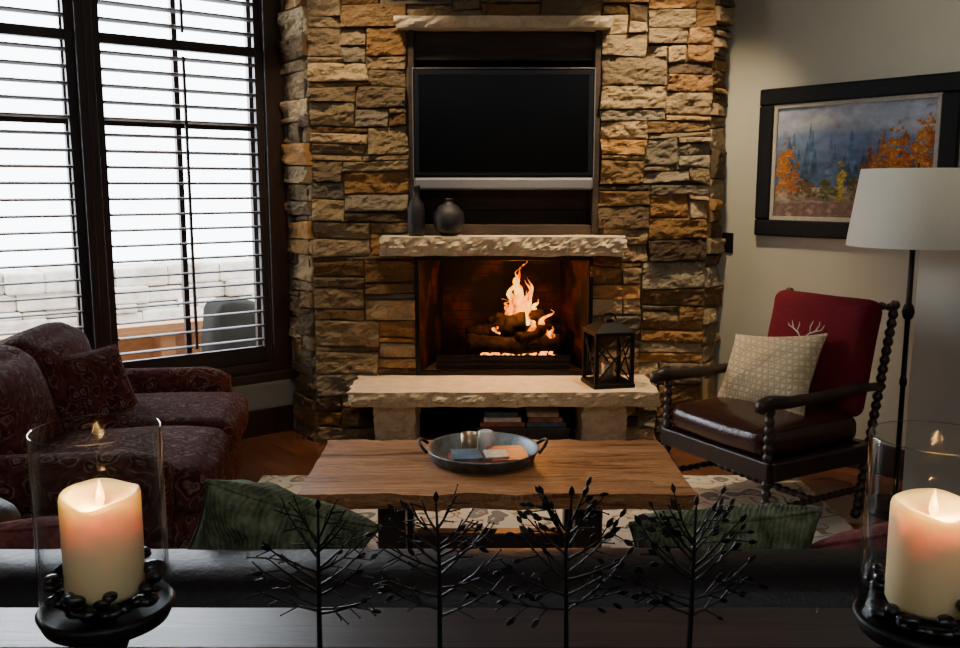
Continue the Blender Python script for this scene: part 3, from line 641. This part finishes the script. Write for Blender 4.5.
def paintcol(u,v):
    n=fb(u*14,v*14,9)
    c=Vector((.27,.31,.39)).lerp(Vector((.38,.39,.42)),max(0,min(1,.5+fb(u*3,v*5,2))))
    top=.86+.08*fb(u*2.2,1,1)-.12*abs(u-.35)
    if v<top: c=c.lerp(Vector((.10,.15,.26)),min(1,(top-v)/.12)*.85); c=c.lerp(Vector((.06,.09,.15)),max(0,min(1,(.7-v)/.25)))
    for x,tp,hw,bs_,col in firs:
        if bs_<v<tp:
            t=(tp-v)/(tp-bs_); wd=hw*t*1.7*(.75+.35*((v*42+x*9)%1))+.002
            if abs(u-x)<wd*(1+.4*n): c=col*(1+.3*n)
    if v<.28+.03*fb(u*4,0,2): c=Vector((.11,.09,.07)).lerp(Vector((.26,.21,.17)),max(0,min(1,.5+fb(u*9,v*22,4))))
    for cx,cy,rx,ry,col in trees:
        d=((u-cx)/rx)**2+((v-cy)/ry)**2
        if d+fb(u*22,v*22,cx*9)*1.9<.85: c=Vector(col)*(.45+1.0*abs(fb(u*40,v*40,cx)))
    if v<.13+.03*fb(u*6,1,2): c=Vector((.15,.10,.085))*(.7+.9*abs(n))
    return c*(.92+.25*n)
for j in range(nz+1):
    row=[]
    for i in range(nx+1):
        u=i/nx;v=j/nz; vt=bm.verts.new(MR@Vector((a+g+(b_-a-2*g)*u,.012,z0+g+(z1-z0-2*g)*v))); c=paintcol(u,v); vt[cl2]=(max(0,c.x),max(0,c.y),max(0,c.z),1); row.append(vt)
    G.append(row)
for j in range(nz):
    for i in range(nx): bm.faces.new((G[j][i],G[j][i+1],G[j+1][i+1],G[j+1][i]))
fin(bm,'canvas',M['paint'],pf)
sw=empty('light_switch')
box('plate',(.085,.001,1.04),(.155,.008,1.15),M['frameblk'],sw,.002,MR); box('rocker',(.105,.008,1.07),(.135,.013,1.12),M['tvbez'],sw,.001,MR)

# ---------------------------------------------------------------- leather sofa (seen from behind)
sf=empty('leather_sofa',(0,1.34,.013)); LE=M['leather']
rbox('back',(2.5,.22,.50),.10,LE,sf,T(0,.12,.515),n=16,nz=.004)
rbox('base',(2.46,.90,.28),.04,LE,sf,T(0,.48,.22),nz=.003)
for k in range(3): rbox('seat_cushion_%d'%k,(.74,.70,.16),.05,LE,sf,T(-.75+.75*k,.56,.38),puff=(0,0,.02),nz=.004,seed=k)
for s in (-1,1): rbox('arm_%d'%(s+2),(.22,.92,.50),.09,LE,sf,T(s*1.28,.47,.36),nz=.004)
bm=bmesh.new()
for sx in (-1.15,1.15):
    for sy in (.08,.85): alathe(bm,[(.022,.0),(.03,.09)],T(sx,sy,0))
fin(bm,'feet',DW,sf,True)
def sofapil(name,x,w,h,mat,z,tilt,roll,seed,y=1.74,t=.17):
    e=empty(name,(x,y,z)); pillow('cover',w,h,t,mat,e,RX(math.radians(tilt))@RZ(roll),seed=seed,wr=.014); return e
sofapil('green_throw_pillow',-.425,.34,.36,M['green'],.66,122,-.42,11,t=.20)
sofapil('green_throw_pillow.001',.49,.36,.34,M['green'],.632,122,.12,12,t=.20)
sofapil('red_throw_pillow',-.83,.36,.36,M['redpil'],.605,118,.15,13,1.74)
sofapil('red_throw_pillow.001',.88,.36,.36,M['redpil'],.605,118,.35,14,1.74)

# ---------------------------------------------------------------- console table
co=empty('console_table',(0,1.05,0))
bm=bmesh.new()
for k in range(4): abox(bm,(-1.05,-.25+.127*k,.722),(1.05,-.25+.127*k+.1255,.76))
fin(bm,'top',M['console'],co,bevel=.003)
bm=bmesh.new(); abox(bm,(-.98,-.20,.63),(.98,-.17,.722)); abox(bm,(-.98,.17,.63),(.98,.20,.722)); abox(bm,(-.98,-.17,.14),(.98,.17,.17))
for sx in (-.96,.96):
    for sy in (-.19,.19): abox(bm,(sx-.03,sy-.03,0),(sx+.03,sy+.03,.722))
fin(bm,'frame',M['console'],co,bevel=.004)

def hurricane(name,x,y,seed):
    rr=random.Random(seed); e=empty(name,(x,y,.7605))
    lathe('pedestal',[(0,0),(.060,0),(.064,.006),(.056,.014),(.03,.026),(.018,.045),(.016,.085),(.024,.110),(.05,.126),(.070,.136),(.077,.152),(.073,.157),(.069,.150),(.0,.146)],M['bronze'],e,cap=False,seg=48)
    z=.152; g=.0715
    lathe('glass_cylinder',[(g,z+.002),(g,z+.212),(g-.0012,z+.215),(g-.0025,z+.212),(g-.0025,z+.004)],M['glass'],e,cap=False,seg=64)
    bm=bmesh.new()
    for k in range(150):
        rad=rr.uniform(.0,.060); an=rr.random()*6.28; s=rr.uniform(.006,.010); zz=z+.008+rr.uniform(0,.036)
        if rad<.047: zz=z+.008
        m_=T(rad*math.cos(an),rad*math.sin(an),zz)@RZ(rr.random()*6)@RX(rr.uniform(-.5,.5))@Matrix.Diagonal((1.5,1.1,.75,1))
        bmesh.ops.create_icosphere(bm,subdivisions=2,radius=s,matrix=m_)
    fin(bm,'pebbles',M['pebble'],e,True)
    c0=z+.018; ht=.122; pr=[(0,c0),(.041,c0),(.044,c0+.006),(.0445,c0+ht*.5),(.0445,c0+ht-.006),(.043,c0+ht),(.040,c0+ht+.001),(.036,c0+ht-.006),(.030,c0+ht-.014),(.012,c0+ht-.018),(0,c0+ht-.018)]
    ob=lathe('pillar_candle',pr,M['wax'],e,cap=False,seg=48)
    for v in ob.data.vertices:
        if v.co.z>c0+ht-.012:
            v.co.z+=.006*noise.noise(Vector((v.co.x*22+seed,v.co.y*22,0)))
            if v.co.y<-.02: v.co.z-=.010*min(1,(-v.co.y-.02)/.02)*math.exp(-(v.co.x/.022)**2)
    f0=c0+ht-.022
    lathe('flame',[(.0005,f0),(.003,f0+.005),(.0052,f0+.013),(.0045,f0+.020),(.002,f0+.029),(.0003,f0+.036)],M['led'],e,seg=12)
    l=bpy.data.lights.new(name+'_glow','POINT'); l.energy=.85; l.color=(1,.53,.19); l.shadow_soft_size=.008
    lo=bpy.data.objects.new('candle_glow',l); lo.location=(0,-.008,f0+.022); lo.parent=e; bpy.context.collection.objects.link(lo)
hurricane('hurricane_candle_holder',-.440,1.0,1)
hurricane('hurricane_candle_holder.001',.508,.965,2)

def tree(name,x,y,h,seed,leafy):
    rr=random.Random(seed); e=empty(name,(x,y,.7605)); bm=bmesh.new()
    alathe(bm,[(.0,0),(.032,0),(.032,.004),(.006,.008),(.004,.012)],I4,20)
    top=Vector((rr.uniform(-.004,.004),0,h)); pts=[Vector((0,0,.005)),Vector((rr.uniform(-.002,.002),0,h*.4)),Vector((rr.uniform(-.003,.003),0,h*.7)),top]
    atube(bm,pts,[.0040,.0034,.0026,.0014],8)
    def leaf(p,d,s):
        d=d.normalized(); side=d.cross(Vector((rr.uniform(-.3,.3),1,rr.uniform(-.3,.3)))).normalized(); nn=d.cross(side)
        c=p; L_=[];Rr=[]
        for t,w in ((.2,.6),(.5,1),(.8,.6)): L_.append(c+d*s*t+side*s*.24*w+nn*s*.04); Rr.append(c+d*s*t-side*s*.24*w-nn*s*.04)
        tip=c+d*s; up=[bm.verts.new(q) for q in [c]+L_+[tip]+Rr[::-1]]; bm.faces.new(up)
        off=nn*.0012; dn=[bm.verts.new(q+off) for q in [c]+L_+[tip]+Rr[::-1]]; bm.faces.new(dn[::-1])
        for k in range(len(up)): bm.faces.new((up[k],up[(k+1)%len(up)],dn[(k+1)%len(up)],dn[k]))
    nb=9
    for k in range(nb):
        z=h*(.40+.50*k/nb); s=1 if k%2 else -1
        for ss in (s,-s):
            ln_=(.070 if k<5 else .070-.009*(k-4))*rr.uniform(.78,1.1); el=math.radians(rr.uniform(2,26)+k*4.5); yd=rr.uniform(-.35,.35)
            d=Vector((ss*math.cos(el),yd,math.sin(el))).normalized(); p0=Vector((0,0,z+rr.uniform(-.008,.008)))
            q=[p0+d*ln_*t+Vector((0,0,.010*t*t)) for t in (0,.35,.7,1)]
            atube(bm,q,[.0022,.0017,.0013,.0009],6)
            for t_i in (1,2,3):
                bp=q[t_i]
                for sg in (-1,1):
                    if rr.random()<.15: continue
                    dd=(d+Vector((rr.uniform(-.2,.2),rr.uniform(-.4,.4),sg*rr.uniform(.4,.9)))).normalized(); tl=rr.uniform(.012,.025)
                    atube(bm,[bp,bp+dd*tl],[.0012,.0008],5)
                    if rr.random()<leafy: leaf(bp+dd*tl,dd,rr.uniform(.011,.017))
                    else: bmesh.ops.create_icosphere(bm,subdivisions=1,radius=.0015,matrix=Matrix.Translation(bp+dd*tl))
            if rr.random()<leafy+.15: leaf(q[3],d,rr.uniform(.013,.018))
    leaf(top,Vector((0,0,1)),.016)
    fin(bm,'branches',M['bronze'],e)
for k,(x,lv,h) in enumerate(((-.208,.05,.235),(-.053,.12,.245),(.112,.65,.252),(.270,.55,.240))):
    tree('metal_tree_figurine'+('' if k==0 else '.%03d'%k),x,1.09,h,20+k,lv)

# ---------------------------------------------------------------- lights & world
def spot(name,loc,tgt,e,col,size,blend=.8,rad=.05):
    l=bpy.data.lights.new(name,'SPOT'); l.energy=e; l.color=col; l.spot_size=math.radians(size); l.spot_blend=blend; l.shadow_soft_size=rad
    o=bpy.data.objects.new(name,l); o.location=loc; d=Vector(tgt)-Vector(loc); o.rotation_euler=d.to_track_quat('-Z','Y').to_euler(); bpy.context.collection.objects.link(o)
def area(name,loc,tgt,e,col,sx,sy):
    l=bpy.data.lights.new(name,'AREA'); l.shape='RECTANGLE'; l.size=sx; l.size_y=sy; l.energy=e; l.color=col
    o=bpy.data.objects.new(name,l); o.location=loc; d=Vector(tgt)-Vector(loc); o.rotation_euler=d.to_track_quat('-Z','Y').to_euler(); bpy.context.collection.objects.link(o)
W1=(1,.78,.50)
spot('ceiling_downlight',(-.62,4.22,2.8),(-.60,4.8,1.3),90,W1,80)
spot('ceiling_downlight.001',(.15,4.2,2.8),(.15,4.6,.4),135,(1,.72,.42),56)
spot('ceiling_downlight.002',(.95,4.25,2.8),(.95,4.8,1.35),190,W1,78)
spot('ceiling_downlight.003',(1.9,3.3,2.8),(1.9,4.1,1.2),19,(1,.88,.7),110)
spot('ceiling_downlight.004',(.1,2.8,2.8),(.1,3.1,.4),60,(1,.82,.58),50)
area('daylight_window',tuple(ML@Vector((1.1,-1.6,2.9))),(0,2.8,.3),480,(.85,.92,1),2.6,1.6)
area('rear_ceiling_fill',(0.3,-.4,2.78),(0,3.4,1.0),34,(.96,.96,1),3.2,.8)  # added soft fill under the ceiling behind the camera, no window there
l=bpy.data.lights.new('firelight','POINT'); l.energy=17; l.color=(1,.36,.08); l.shadow_soft_size=.08
o=bpy.data.objects.new('firelight',l); o.location=(.20,4.88,.82); bpy.context.collection.objects.link(o)
w=bpy.data.worlds.new('overcast_sky'); bpy.context.scene.world=w; w.use_nodes=True; nt=w.node_tree; bg=nt.nodes['Background']
tc=N(nt,'ShaderNodeTexCoord'); sp=N(nt,'ShaderNodeSeparateXYZ'); L(nt,tc.outputs['Generated'],sp.inputs[0])
r=ramp(nt,[(0,(.75,.8,.85)),(.5,(.86,.92,1)),(1,(.7,.82,1))]); L(nt,sp.outputs['Z'],r.inputs['Fac']); L(nt,r.outputs['Color'],bg.inputs['Color']); bg.inputs['Strength'].default_value=13
cam=bpy.data.cameras.new('camera'); co_=bpy.data.objects.new('camera',cam); bpy.context.collection.objects.link(co_)
co_.location=(0,0,1.4); co_.rotation_euler=(math.radians(90-8.65),0,0); cam.lens=33.75; cam.sensor_width=36; cam.clip_start=.02
bpy.context.scene.camera=co_
